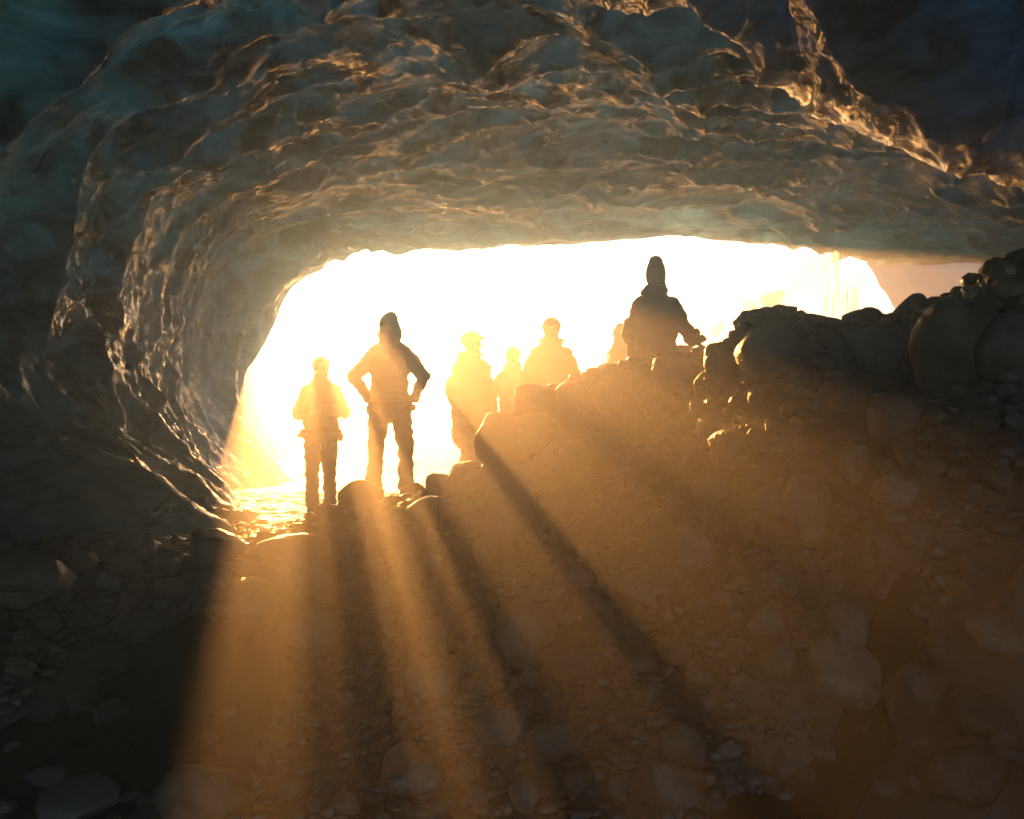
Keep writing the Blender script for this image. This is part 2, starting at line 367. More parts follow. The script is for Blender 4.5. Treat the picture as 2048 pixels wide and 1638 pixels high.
# ------------------------------------------------------------------ the ice cave
SEC = {21.0: [(-4.3,-1.9),(-5.05,-.85),(-5.42,-.22),(-5.62,.31),(-5.54,.72),(-5.14,1.35),(-4.86,1.92),(-4.56,2.50),(-4.04,2.92),(-3.42,3.24),(-1.26,3.32),(1.26,3.41),(3.99,3.52),(6.51,3.28),(8.6,2.98),(9.98,3.05),(11.3,2.7)],
       18.0: [(-4.35,-1.9),(-4.95,-.85),(-5.35,-.22),(-5.50,.31),(-5.52,.78),(-5.38,1.4),(-5.15,1.98),(-4.85,2.56),(-4.25,3.04),(-3.4,3.40),(-1.25,3.60),(1.25,3.70),(3.8,3.75),(6.2,3.45),(8.1,3.05),(9.4,2.9),(10.6,2.5)],
       15.0: [(-4.1,-1.9),(-4.65,-.85),(-5.05,-.25),(-5.25,.3),(-5.3,.8),(-5.2,1.4),(-5.05,2.0),(-4.8,2.55),(-4.3,3.05),(-3.3,3.45),(-1.2,3.75),(1.2,3.85),(3.6,3.8),(5.8,3.45),(7.4,3.0),(8.4,2.7),(9.5,2.2)],
       10.0: [(-2.95,-1.9),(-3.25,-1.15),(-3.9,-.72),(-4.55,-.2),(-4.95,.45),(-5.05,1.15),(-5.0,1.75),(-4.75,2.35),(-4.3,2.9),(-3.1,3.45),(-.9,3.78),(.9,3.85),(2.7,3.75),(4.2,3.4),(5.4,2.9),(6.3,2.4),(7.3,1.6)],
       8.0: [(-4.6,-2.2),(-4.9,-1.2),(-5.2,-.5),(-5.4,.2),(-5.5,.8),(-5.4,1.5),(-5.2,2.1),(-4.75,2.65),(-4.0,3.15),(-2.8,3.5),(-.9,3.72),(.8,3.78),(2.6,3.65),(3.9,3.2),(4.9,2.6),(5.6,2.0),(6.5,1.2)],
       5.0: [(-6,-3.0),(-6.2,-1.5),(-6.3,-.6),(-6.2,.1),(-6,.8),(-5.7,1.5),(-5.2,2.1),(-4.6,2.6),(-3.8,3.0),(-2.6,3.3),(-.8,3.5),(.8,3.5),(2.4,3.3),(3.6,2.8),(4.5,2.1),(5.2,1.4),(6,.4)],
       -2.5: [(-5,-3.3),(-5.1,-1.8),(-5.1,-.8),(-5,0),(-4.8,.8),(-4.4,1.5),(-4.0,2.1),(-3.5,2.6),(-2.9,3.0),(-2.1,3.3),(-.8,3.4),(.8,3.4),(2.4,3.2),(3.6,2.6),(4.5,1.6),(5.2,.6),(6,-1.5)]}
ys_k = np.array(sorted(SEC)); secs = np.array([SEC[k] for k in ys_k])            # (K, 14, 2)
def catmull(tk, vals, t):
    """Smooth interpolation through vals (first axis) given at knots tk."""
    k = np.clip(np.searchsorted(tk, t, side='right')-1, 0, len(tk)-2)
    t0 = tk[k]; t1 = tk[k+1]; s = ((t-t0)/(t1-t0)).reshape(-1, *([1]*(vals.ndim-1)))
    m = np.gradient(vals, tk, axis=0); h = (t1-t0).reshape(s.shape)
    return (2*s**3-3*s**2+1)*vals[k] + (s**3-2*s**2+s)*h*m[k] + (-2*s**3+3*s**2)*vals[k+1] + (s**3-s**2)*h*m[k+1]

NU, NV = 900, 800
yv = 21.0 - 23.5*np.linspace(0, 1, NV)**1.1
S = catmull(ys_k, secs, yv)                                     # (NV, 14, 2)
arc = np.concatenate([[0], np.cumsum(np.hypot(*np.diff(np.array(SEC[15.0]), axis=0).T))])
uu = np.linspace(0, arc[-1], NU)
SS = catmull(arc, np.swapaxes(S, 0, 1), uu)                     # (NU, NV, 2)
X = SS[..., 0]; Z = SS[..., 1]; Y = np.broadcast_to(yv, X.shape).copy()
# the lip is not straight: it runs a little back and forth
Y = Y + 0.8*fbm(uu[:, None]*0.35+Y*0.1, Y*0.2, 77, 3)*np.clip((Y-3)/14, 0, 1)
# a keel of ice hangs down at the upper right, close to the camera
kx = sstep(1.0, 3.7, X)*(1-0.4*sstep(4.5, 7, X)); ky = np.where(Y < 8.5, np.exp(-((Y-8.5)/1.4)**2), np.exp(-((Y-8.5)/0.8)**2))
Z = Z - 1.25*kx*ky
kx2 = 1-sstep(-4.0, -1.6, X); Z = Z - 0.05*kx2*np.exp(-((Y-9.0)/0.8)**2)*sstep(1.6, 2.8, Z)
def normals(X, Y, Z):
    Pp = np.stack([X, Y, Z], -1); du = np.gradient(Pp, axis=0); dv = np.gradient(Pp, axis=1)
    n = np.cross(du, dv); n /= np.linalg.norm(n, axis=-1, keepdims=True)+1e-9
    return n
N = normals(X, Y, Z)
cx = 1.0; inward = np.stack([cx-X, np.zeros_like(X), -0.2-Z], -1)
N *= np.where((N*inward).sum(-1, keepdims=True) < 0, -1, 1)     # points into the cave
U = np.broadcast_to(uu[:, None], X.shape)
# broad undulation, then scallops of growing size away from the lip
far = sstep(8, 19, Y)
wx = 0.9*fbm(U*0.5, Y*0.5, 41, 3); wy = 0.9*fbm(U*0.5+9, Y*0.5, 43, 3)
big = 0.30*fbm(U*0.32, Y*0.4, 51, 3); am = 0.35 + 1.0*sstep(-.35, .45, fbm(U*.45, Y*.5, 55, 3))
s1 = scallop((U+wx)*0.64, (Y+wy)*0.95, 61)
s2 = scallop((U+wx*.8)*1.65, (Y+wy*.8)*2.2, 63)
s3 = scallop((U+wx*.6)*3.8, (Y+wy*.6)*4.8, 65)
s4 = scallop((U+wx*.5)*7.5, (Y+wy*.5)*8.5, 67)
nb = 1+0.7*(1-sstep(9.5, 13.5, Y))
disp = big + 0.36*nb*np.clip(s1, 0, 1.1)*(1-.5*far) + 0.17*am*np.clip(s2, 0, 1) + 0.085*am*np.clip(s3, 0, 1)*(0.55+.45*far) + 0.022*np.clip(s4, 0, 1)
disp += 0.012*fbm(U*7, Y*3, 71, 3)
disp -= 0.28
lipf = np.clip((21.05-yv)/0.8, 0, 1)[None, :]
disp = disp*(0.55+0.45*lipf)
Xi, Yi, Zi = X+N[..., 0]*disp, Y+N[..., 1]*disp*0.6, Z+N[..., 2]*disp
# outer face: rises from the lip to the top of the glacier tongue
NO = 70
t = np.linspace(0, 1, NO)
idx = np.clip((t**1.3*(NV-1)).astype(int), 0, NV-1)
th = 0.06 + 0.8*(1-np.exp(-t*20*0.32)) + 0.5*t
Ox = X[:, idx]-N[:, idx, 0]*th; Oy = Y[:, idx]+0.0; Oz = np.minimum(Z[:, idx]-N[:, idx, 2]*th, 4.6)
Ox[:, 0] = Xi[:, 0]; Oy[:, 0] = Yi[:, 0]; Oz[:, 0] = Zi[:, 0]
Oz[:, 1:] += 0.08*fbm(Ox[:, 1:]*1.5, Oy[:, 1:]*1.5, 81, 3)
# one strip: outer face backwards, the lip, then the inner face; at the back it closes on itself
Vx = np.concatenate([Ox[:, ::-1], Xi[:, 1:], Ox[:, -1:]], 1)
Vy = np.concatenate([Oy[:, ::-1], Yi[:, 1:], Oy[:, -1:]], 1)
Vz = np.concatenate([Oz[:, ::-1], Zi[:, 1:], Oz[:, -1:]], 1)
me = grid_mesh('ice_cave', np.stack([Vx, Vy, Vz], -1).reshape(-1, 3), *Vx.shape)
bm = bmesh.new(); bm.from_mesh(me); bmesh.ops.remove_doubles(bm, verts=bm.verts, dist=1e-5)
bmesh.ops.holes_fill(bm, edges=[e for e in bm.edges if e.is_boundary], sides=0)
bmesh.ops.recalc_face_normals(bm, faces=bm.faces)
_c = min((f for f in bm.faces if len(f.verts) == 4), key=lambda f: (f.calc_center_median()-Vector((0.3, 12, 3.4))).length)
print('ICE NORMAL', _c.calc_center_median(), _c.normal)
if _c.normal.z > 0: bmesh.ops.reverse_faces(bm, faces=bm.faces)
bm.to_mesh(me); bm.free()
ice = link('ice_cave', me, M_ice); tag(ice, kind='structure')

exec_after = []
# ------------------------------------------------------------------ rocks
def rock_mesh(seed, sub=4, flat=0.75, cuts=5, rough=0.18):
    r = random.Random(seed); bm = bmesh.new(); bmesh.ops.create_icosphere(bm, subdivisions=sub, radius=1)
    off = Vector((r.uniform(-50, 50), r.uniform(-50, 50), r.uniform(-50, 50)))
    planes = [(Vector((r.gauss(0, 1), r.gauss(0, 1), r.gauss(0, 1))).normalized(), r.uniform(0.62, 0.88)) for _ in range(cuts)]
    sx, sy, sz = 1.0, r.uniform(.75, 1.0), r.uniform(flat-.12, flat+.12)
    for v in bm.verts:
        p = v.co.copy()
        p *= 1 + rough*noise.noise(p*1.1+off)*2
        for nrm, d in planes:                               # worn flats with soft shoulders
            e = p.dot(nrm)-d
            if e > 0: p -= nrm*e*0.82
        p *= 1 + 0.035*noise.noise(p*3.7+off) + 0.014*noise.noise(p*11+off)
        v.co = (p.x*sx, p.y*sy, p.z*sz)
    me = bpy.data.meshes.new('rock'); bm.to_mesh(me); bm.free()
    co = np.empty(len(me.vertices)*3, np.float32); me.vertices.foreach_get('co', co); co = co.reshape(-1, 3)
    lo, hi = co.min(0), co.max(0); co = (co-(lo+hi)/2)/((hi[0]-lo[0])/2)
    me.vertices.foreach_set('co', co.ravel()); me.update()
    return me
ROCKS = [rock_mesh(100+i, 4, random.Random(i).uniform(.6, .9), 3+i % 5, 0.10+0.02*(i % 5)) for i in range(12)]
for i, m_ in enumerate(ROCKS): m_.materials.append(M_rock); m_.polygons.foreach_set('use_smooth', np.ones(len(m_.polygons), dtype=bool))
ROCKS_P = []
for m_ in ROCKS[:5]:
    c = m_.copy(); c.materials[0] = M_pale; ROCKS_P.append(c)

def place_rock(name, loc, rx, rz_, ry=None, rot=0, tilt=0, mesh=None, k=0, pale=False):
    me = mesh or (ROCKS_P if pale else ROCKS)[k % (5 if pale else 12)]
    o = bpy.data.objects.new(name, me); C.objects.link(o)
    o.location = loc; hz = max(v.co.z for v in me.vertices) if False else 1.0
    dz = DZ[me.name]
    o.scale = (rx, (ry or rx*0.85), rz_/dz); o.rotation_euler = (tilt, tilt*.6, rot)
    return o
DZ = {}
for m_ in ROCKS+ROCKS_P:
    co_ = np.empty(len(m_.vertices)*3, np.float32); m_.vertices.foreach_get('co', co_); DZ[m_.name] = float(co_.reshape(-1, 3)[:, 2].max())

taken = []
for k, (px, py, w_, h_, d, lab) in enumerate(BOULD):
    if d is None: d = ray_ground(px, py+0.25*h_) or 8.0
    d = d + 0.0
    loc = P(px, py, d); rx = w_/2/F*d; rz = h_/2/F*d
    gz = float(height(loc.x, loc.y))
    if loc.z - rz > gz - 0.03:                       # a boulder that would float is bedded deeper, keeping its top
        top = loc.z+rz; bot = gz-0.06; rz = (top-bot)/2; loc.z = (top+bot)/2
    if rz > rx*1.12: top = loc.z+rz; rz = rx*1.12; loc.z = top-rz
    pale = ('pale' in lab) or ('light' in lab and 'speckled' in lab)
    name = 'boulder'
    o = place_rock(name, loc, rx*1.03, rz*1.03, rx*(0.85+0.25*((k*37) % 10)/10), rot=((k*53) % 7-3)*0.09, k=k*5+3, pale=pale)
    tag(o, lab, 'boulder', 'boulders of the rubble bank'); taken.append((px, py, w_))

# countable cobbles over the whole visible slope
n_c = 0; tries = 0; cob_list = []
while n_c < 215 and tries < 6000:
    tries += 1
    px = random.uniform(10, 2040); py = random.uniform(900, 1630) if random.random() < .75 else random.uniform(1060, 1220)
    if px > 1450 and random.random() < .4: py = random.uniform(760, 1400)
    d = ray_ground(px, py)
    if d is None or d > 10.2: continue
    x = (px-1024)/F*d
    if x < -3.9 + 0.0*d: continue
    r = random.choice([.05, .06, .07, .08, .10, .13])*random.uniform(.8, 1.2)
    if d > 8: r *= 1.1
    wpx = 2*r/d*F
    if any(abs(px-a) < (wpx+c)*0.42 and abs(py-b) < (wpx+c)*0.36 for a, b, c in taken): continue
    if beds(np.array(x), np.array(d))[0] > .35 and random.random() < .85 or beds(np.array(x), np.array(d))[1] > .4: continue      # the stream bed stays mostly clear
    taken.append((px, py, wpx))
    o = place_rock('cobble', (x, d, float(height(x, d))+r*0.40), r, r*random.uniform(.55, .85), r*random.uniform(.7, 1.1),
                   rot=random.uniform(0, 6.28), tilt=random.uniform(-.3, .3), k=random.randrange(12), pale=random.random() < .12)
    cob_list.append((o, px, py, r, 'pale' if o.data.materials[0] == M_pale else 'dark', o.scale.z/o.scale.x)); n_c += 1
def anchor_text(lab):
    wd = lab.split()[:8]
    while wd[-1] in ('the', 'a', 'of', 'in', 'on', 'with', 'at', 'to', 'by', 'and', 'from', 'just', 'right', 'left', 'where', 'its', 'against', 'over', 'under', 'below', 'beside', 'behind', 'above', 'between', 'two', 'its', 'catching', 'leaning', 'long', 'thin', 'bright', 'big', 'huge', 'dark', 'near', 'tan', 'front', 'light', 'sunlit', 'small', 'half', 'wide', 'curved', 'flat'): wd.pop()
    return ' '.join(wd)
used = set()
for o, px, py, r, tone, fl in cob_list:
    size = 'fist sized' if r < .065 else 'small' if r < .095 else 'middle sized'
    near = sorted(BOULD, key=lambda q: (q[0]-px)**2+(q[1]-py)**2)[:7]; lab = None
    for bx, by, bw, bh, bd, bl in near:
        dx, dy = px-bx, py-by
        rel = ('left of' if dx < 0 else 'right of') if abs(dx) > 1.4*abs(dy) else ('above' if dy < 0 else 'below') if abs(dy) > 1.4*abs(dx) else ('upper' if dy < 0 else 'lower')+(' left of' if dx < 0 else ' right of')
        for extra in ('', 'flat ' if fl < .75 else 'round '):
            t = f'{size} {extra}{tone} cobble {rel} the {anchor_text(bl)}'
            if t not in used and len(t.split()) <= 16: lab = t; break
        if lab: break
    lab = lab or f'{size} {tone} cobble lying among its like on the rubble slope'
    used.add(lab); tag(o, lab, 'cobble', 'cobbles scattered over the rubble')

# loose small stones, far too many to count
pebs = []
for s in range(5):
    bm = bmesh.new(); bmesh.ops.create_icosphere(bm, subdivisions=2, radius=1)
    for v in bm.verts: v.co *= 1+0.35*noise.noise(v.co*1.3+Vector((s*7, 3, 1)))
    pebs.append((np.array([v.co[:] for v in bm.verts]), np.array([[v.index for v in f.verts] for f in bm.faces]))); bm.free()
VV, FF = [], []; base = 0
NP = 12000
pd = 4.2 + 6.6*rng.random(NP)**0.9; ppx = rng.uniform(-80, 2130, NP); xx = (ppx-1024)/F*pd
zz = height(xx, pd); BE = beds(xx, pd)
for i in range(NP):
    if xx[i] < -4.4 or BE[0][i] > .45 or BE[1][i] > .45: continue
    V0, F0 = pebs[i % 5]; r = 0.014+0.055*rng.random()**2.4
    a = rng.uniform(0, 6.28); ca, sa = math.cos(a), math.sin(a)
    V1 = V0*np.array([r*rng.uniform(.8, 1.5), r, r*rng.uniform(.45, .85)])
    V1 = np.stack([V1[:, 0]*ca-V1[:, 1]*sa + xx[i], V1[:, 0]*sa+V1[:, 1]*ca + pd[i], V1[:, 2]+zz[i]+r*.2], 1)
    VV.append(V1); FF.append(F0+base); base += len(V0)
VV = np.concatenate(VV); FF = np.concatenate(FF)
me = bpy.data.meshes.new('pebbles'); me.vertices.add(len(VV)); me.vertices.foreach_set('co', VV.astype(np.float32).ravel())
me.loops.add(FF.size); me.loops.foreach_set('vertex_index', FF.ravel().astype(np.int32))
me.polygons.add(len(FF)); me.polygons.foreach_set('loop_start', (np.arange(len(FF))*3).astype(np.int32)); me.update(calc_edges=True)
tag(link('pebbles', me, M_rock), 'small loose stones covering the slope and the stream banks', 'pebbles', kind='stuff')

# ------------------------------------------------------------------ people
def tube(bm, pts, rads, n=14, xax=None):
    """Closed tapered tube through pts; rads are (rx, ry) per point; rounded ends."""
    pts = [Vector(p) for p in pts]; rads = [(r, r) if not isinstance(r, tuple) else r for r in rads]
    d0 = (pts[0]-pts[1]).normalized(); d1 = (pts[-1]-pts[-2]).normalized()
    P2, R2 = [], []
    for f in (0.97, .75, .4): P2.append(pts[0]+d0*min(rads[0])*f); R2.append(tuple(q*math.sqrt(1-f*f) for q in rads[0]))
    P2 += pts; R2 += rads
    for f in (.4, .75, .97): P2.append(pts[-1]+d1*min(rads[-1])*f); R2.append(tuple(q*math.sqrt(1-f*f) for q in rads[-1]))
    rings = []; xa = Vector(xax or (1, 0, 0))
    for i, (p, (rx, ry)) in enumerate(zip(P2, R2)):
        tdir = (P2[min(i+1, len(P2)-1)]-P2[max(i-1, 0)]).normalized()
        ax = (xa-tdir*xa.dot(tdir))
        if ax.length < 1e-3: ax = Vector((0, 1, 0))-tdir*tdir.y
        ax.normalize(); ay = tdir.cross(ax); xa = ax if xax is None else xa
        rings.append([bm.verts.new(p+ax*rx*math.cos(2*math.pi*k/n)+ay*ry*math.sin(2*math.pi*k/n)) for k in range(n)])
    for a, b in zip(rings, rings[1:]):
        for k in range(n): bm.faces.new((a[k], a[(k+1) % n], b[(k+1) % n], b[k]))
    bm.faces.new(rings[0][::-1]); bm.faces.new(rings[-1])

def ball(bm, c, r, seg=16, rot=None):
    m = Matrix.Translation(c) @ (rot or Matrix.Identity(4)) @ Matrix.Diagonal((*r, 1)) if isinstance(r, tuple) else Matrix.Translation(c) @ Matrix.Scale(r, 4)
    bmesh.ops.create_uvsphere(bm, u_segments=seg, v_segments=seg//2+2, radius=1, matrix=m)

def fuse(bm, voxel, smooth=3, wrinkle=0, wf=9, seed=0):
    """All closed pieces of bm become one continuous surface."""
    bmesh.ops.recalc_face_normals(bm, faces=bm.faces)
    me = bpy.data.meshes.new('tmp'); bm.to_mesh(me); bm.free()
    o = bpy.data.objects.new('tmp', me); sc.collection.objects.link(o)
    r = o.modifiers.new('r', 'REMESH'); r.mode = 'VOXEL'; r.voxel_size = voxel
    if smooth: s = o.modifiers.new('s', 'SMOOTH'); s.iterations = smooth; s.factor = 0.5
    dg = bpy.context.evaluated_depsgraph_get(); out = bpy.data.meshes.new_from_object(o.evaluated_get(dg))
    bpy.data.objects.remove(o); bpy.data.meshes.remove(me)
    if wrinkle:
        nv = len(out.vertices); co = np.empty(nv*3, np.float32); out.vertices.foreach_get('co', co); co = co.reshape(-1, 3)
        nn = np.empty(nv*3, np.float32); out.vertices.foreach_get('normal', nn); nn = nn.reshape(-1, 3)
        off = Vector((seed*3.1, 5, 7))
        d = np.array([noise.noise(Vector((c[0]*wf*.6, c[1]*wf*.6, c[2]*wf*1.5))+off) + .5*noise.noise(Vector((c[0]*wf*1.6, c[1]*wf*1.6, c[2]*wf*3))+off) for c in co])
        co += nn*(d*wrinkle)[:, None]; out.vertices.foreach_set('co', co.ravel()); out.update()
    return out

def hand(bm, wrist, direction, side, curl=0.5, palm_n=None):
    """Palm, four fingers of unequal length and a thumb leaving the side of the palm."""
    d = Vector(direction).normalized(); up = Vector(palm_n or (0, 1, 0)); up = (up-d*up.dot(d)).normalized(); s = d.cross(up)*side
    w0 = Vector(wrist)
    tube(bm, [w0-d*.02, w0+d*.03, w0+d*.085], [(.026, .02), (.034, .017), (.040, .014)], xax=tuple(s))
    for k, (off, L) in enumerate(((-.030, .068), (-.010, .078), (.010, .073), (.029, .058))):
        b = w0+d*.088+s*off; p = [b]; ang = 0
        for seg in (.45, .32, .23):
            ang += curl*0.8*(1+.1*k); p.append(p[-1]+(d*math.cos(ang)+up*math.sin(ang))*L*seg)
        tube(bm, p, [.0095, .009, .0085, .0075], n=8)
    b = w0+d*.03-s*.032
    tube(bm, [b, b-s*.022+d*.025+up*.01, b-s*.028+d*.052+up*.022], [.012, .0105, .009], n=8)

def make_person(loc, H, rz, jk, label, head='helmet', elbows=None, wrists=None, hdir=None, stance=.11, stride=0, hem=.80, hood=False, fur=False,
                turn=0, bulk=1.0, helm=None, harness=False, pack=False, hips_shift=0, curl=.5, lean=0, seed=0):
    root = empty('person', loc, rz); root.scale = (H/1.75,)*3
    tag(root, label, 'person', 'people standing at the cave mouth')
    ank = [(-stance, -stride, .09), (stance, stride, .09)]; kne = [(-stance*.95, -stride*.5-.03, .49), (stance*.95, stride*.5-.03, .49)]; hip = [(-.09, 0, .90), (.09, 0, .90)]
    sh = [(-.17, lean*.5, 1.375), (.17, lean*.5, 1.375)]
    elbows = elbows or [(-.27, .03, 1.14), (.27, .03, 1.14)]; wrists = wrists or [(-.27, -.06, .90), (.27, -.06, .90)]
    hdir = hdir or [(0, -.1, -1), (0, -.1, -1)]
    hz = Matrix.Rotation(turn, 4, 'Z'); hc = Vector((0, lean, 1.635))
    T = lambda x, y, z: hc + (hz @ Vector((x, y, z)))
    # body: one continuous skin from head to feet
    bm = bmesh.new()
    tube(bm, [(0, 0, .90), (0, 0, 1.0), (0, -.005, 1.12), (0, lean*.3, 1.28), (0, lean*.5, 1.36), (0, lean*.6, 1.43)],
         [(.155, .10), (.15, .10), (.135, .09), (.16, .105), (.15, .09), (.09, .065)], n=20)
    tube(bm, [(0, lean*.6, 1.42), (0, lean*.9, 1.56)], [(.062, .062), (.055, .058)])
    for i in (0, 1):
        tube(bm, [hip[i], kne[i], ank[i]], [.085, .058, .042])
        a = Vector(ank[i]); tube(bm, [a+Vector((0, .03, -.045)), a+Vector((0, -.07, -.055)), a+Vector((0, -.15, -.062))], [(.038, .035), (.042, .03), (.04, .022)], xax=(1, 0, 0))
        tube(bm, [sh[i], elbows[i]], [.056, .043]); tube(bm, [elbows[i], wrists[i]], [.042, .028])
        hand(bm, wrists[i], hdir[i], 1 if i else -1, curl)
    R = Matrix.Rotation(turn, 4, 'Z')
    ball(bm, T(0, .012, .02), (.076, .096, .100), 24, R); ball(bm, T(0, -.022, -.045), (.058, .062, .070), 20, R)
    ball(bm, T(0, -.052, -.092), (.026, .024, .022), 12, R)                                        # chin
    tube(bm, [T(0, -.082, .022), T(0, -.100, -.012), T(0, -.108, -.026)], [.009, .013, .014], n=8)    # nose
    ball(bm, T(0, -.086, .035), (.050, .012, .010), 12, R)                                         # brow
    for s in (-1, 1):
        ball(bm, T(s*.078, .01, -.005), (.010, .018, .030), 10, R); ball(bm, T(s*.036, -.066, -.02), (.022, .018, .018), 10, R)
    ball(bm, T(0, -.083, -.055), (.024, .010, .0055), 10, R); ball(bm, T(0, -.081, -.067), (.021, .010, .006), 10, R)  # lips
    body = link('body', fuse(bm, .0085, 2), M_skin, root)
    for s in (-1, 1):
        bm = bmesh.new(); ball(bm, T(s*.031, -.079, .008), (.0115,)*3, 12, R)
        em = bpy.data.meshes.new('eye'); bm.to_mesh(em); bm.free(); link('eye', em, M_strap, body)
    # trousers
    bm = bmesh.new()
    tube(bm, [(0, 0, .84), (0, 0, .98), (0, 0, 1.04)], [(.165, .115), (.165, .118), (.15, .105)], n=20)
    for i in (0, 1): tube(bm, [hip[i], (Vector(hip[i])+Vector(kne[i]))/2, kne[i], (Vector(kne[i])*.4+Vector(ank[i])*.6), Vector(ank[i])+Vector((0, 0, .0))], [.105, .096, .080, .078, .082], n=16)
    link('trousers', fuse(bm, .014, 2, .018, 10, seed), M_trous, root)
    for i in (0, 1):
        bm = bmesh.new(); a = Vector(ank[i])
        tube(bm, [a+Vector((0, .005, .06)), a+Vector((0, .01, -.04))], [(.058, .062), (.052, .06)])
        tube(bm, [a+Vector((0, .04, -.05)), a+Vector((0, -.08, -.053)), a+Vector((0, -.17, -.062))], [(.046, .04), (.054, .038), (.048, .028)], xax=(1, 0, 0))
        link('boot', fuse(bm, .012, 2), M_boot, root)
    # jacket with sleeves, collar and perhaps a hood
    bm = bmesh.new(); b = bulk
    tube(bm, [(0, 0, hem+.02), (0, 0, .93), (0, 0, 1.08), (0, lean*.3, 1.24), (0, lean*.5, 1.37), (0, lean*.6, 1.46)],
         [(.195*b, .15*b), (.19*b, .148*b), (.182*b, .142*b), (.195*b, .15*b), (.165*b, .13*b), (.10, .10)], n=24)
    for i in (0, 1):
        e = Vector(elbows[i]); wv = Vector(wrists[i])
        s0 = Vector(sh[i])*1.0; s0.x *= .87; s0.z = 1.37; tube(bm, [((.04 if i else -.04), lean*.6, 1.425), s0+Vector((0, 0, .004))], [.088, .080*b]); tube(bm, [s0, (s0+e)/2, e], [.076*b, .074*b, .067*b]); tube(bm, [e, (e+wv)/2, wv], [.069*b, .06*b, .052*b])
    tube(bm, [(0, lean*.6+.01, 1.42), (0, lean*.7+.005, 1.50), (0, lean*.8, 1.545)], [(.12, .115), (.098, .10), (.09, .092)])
    if hood == 'up': ball(bm, T(0, .035, .0), (.103, .11, .135), 24, R); ball(bm, T(0, .05, -.09), (.12, .1, .10), 20, R)
    elif hood: ball(bm, (0, .10+lean, 1.50), (.135, .09, .075), 20)
    link('jacket', fuse(bm, .013, 8, .026, 8, seed+5), M_cloth[jk], root)
    if fur:
        bm = bmesh.new(); rr = random.Random(seed)
        for k in range(240):
            a = rr.uniform(0, 2*math.pi); c = Vector((math.cos(a)*.118, math.sin(a)*.112+.01+lean*.7, 1.53+.02*math.sin(a)))
            dd = Vector((math.cos(a)+rr.uniform(-.5, .5), math.sin(a)+rr.uniform(-.5, .5), rr.uniform(-.6, .9))).normalized()*rr.uniform(.025, .05)
            t2 = dd.cross(Vector((0, 0, 1))).normalized()*.008
            v = [bm.verts.new(c+t2), bm.verts.new(c-t2), bm.verts.new(c+dd), bm.verts.new(c+Vector((0, 0, .008)))]
            bm.faces.new((v[0], v[1], v[2])); bm.faces.new((v[0], v[2], v[3])); bm.faces.new((v[1], v[3], v[2]))
        mm = bpy.data.meshes.new('fur'); bm.to_mesh(mm); bm.free(); link('fur_collar', mm, M_fur, root, False)
    if head == 'helmet':
        bm = bmesh.new(); ball(bm, T(0, .012, .045), (.104, .124, .098), 32, R)
        geom = bm.verts[:]+bm.edges[:]+bm.faces[:]
        bmesh.ops.bisect_plane(bm, geom=geom, plane_co=T(0, 0, .028), plane_no=(R @ Vector((0, -.28, -1))).normalized(), clear_outer=True)
        for v in bm.verts:
            v.co += (v.co-T(0, .012, .045)).normalized()*(.006 if abs((R.inverted() @ (v.co-hc)).x) < .03 else 0)
        hm = bpy.data.meshes.new('helmet'); bm.to_mesh(hm); bm.free(); ho = link('helmet', hm, helm or M_helm, root)
        so_ = ho.modifiers.new('s', 'SOLIDIFY'); so_.thickness = .012
        bm = bmesh.new(); tube(bm, [T(-.085, -.01, .03), T(-.073, -.03, -.04), T(-.03, -.06, -.108), T(.03, -.06, -.108), T(.073, -.03, -.04), T(.085, -.01, .03)], [(.008, .004)]*6, n=6)
        sm = bpy.data.meshes.new('strap'); bm.to_mesh(sm); bm.free(); link('chin_strap', sm, M_strap, ho)
        bm = bmesh.new(); tube(bm, [T(-.02, -.118, .07), T(.02, -.118, .07)], [.018, .018], n=10)
        sm = bpy.data.meshes.new('lamp'); bm.to_mesh(sm); bm.free(); link('head_torch', sm, M_strap, ho)
    elif head == 'beanie':
        bm = bmesh.new(); tube(bm, [T(0, .015, .00), T(0, .015, .06), T(0, .018, .10), T(0, .022, .135)], [(.084, .102), (.086, .102), (.079, .092), (.064, .072)], n=28)
        bo = link('beanie', fuse(bm, .009, 3, .006, 14, seed), M_wool, root)
        bm = bmesh.new()
        for q in range(5): tube(bm, [T(0, .014, -.002+.011*q), T(0, .014, .006+.011*q)], [(.091-.001*(q % 2)*4, .110-.001*(q % 2)*4)]*2, n=28)
        link('cuff', fuse(bm, .008, 1), M_wool, bo)
    elif head == 'hair':
        bm = bmesh.new(); ball(bm, T(0, .03, .03), (.09, .10, .10), 20, R); ball(bm, T(0, .06, -.06), (.07, .05, .10), 16, R)
        link('hair', fuse(bm, .01, 2, .02, 22, seed), M_boot, root)
    if harness:
        bm = bmesh.new(); n_ = 32; pts = [(.176*math.cos(2*math.pi*k/n_), .128*math.sin(2*math.pi*k/n_), hem+.06) for k in range(n_+1)]
        tube(bm, [(x*b*1.12, y*b*1.2, z) for x, y, z in pts], [(.006, .022)]*len(pts), n=6, xax=(0, 0, 1)) if False else None
        for k in range(n_):
            a0 = 2*math.pi*k/n_; a1 = 2*math.pi*(k+1)/n_; rx, ry = .207*b, .165*b; z0, z1 = hem+.05, hem+.09
            v = [bm.verts.new((rx*math.cos(a)*s, ry*math.sin(a)*s, z)) for s in (1, 1.05) for (a, z) in ((a0, z0), (a1, z0), (a1, z1), (a0, z1))]
            bm.faces.new(v[4:8]); bm.faces.new(v[0:4][::-1]); bm.faces.new((v[3], v[2], v[6], v[7])); bm.faces.new((v[0], v[4], v[5], v[1]))
        hmn = bpy.data.meshes.new('belt'); bm.to_mesh(hmn); bm.free(); hb = link('climbing_harness', hmn, M_strap, root)
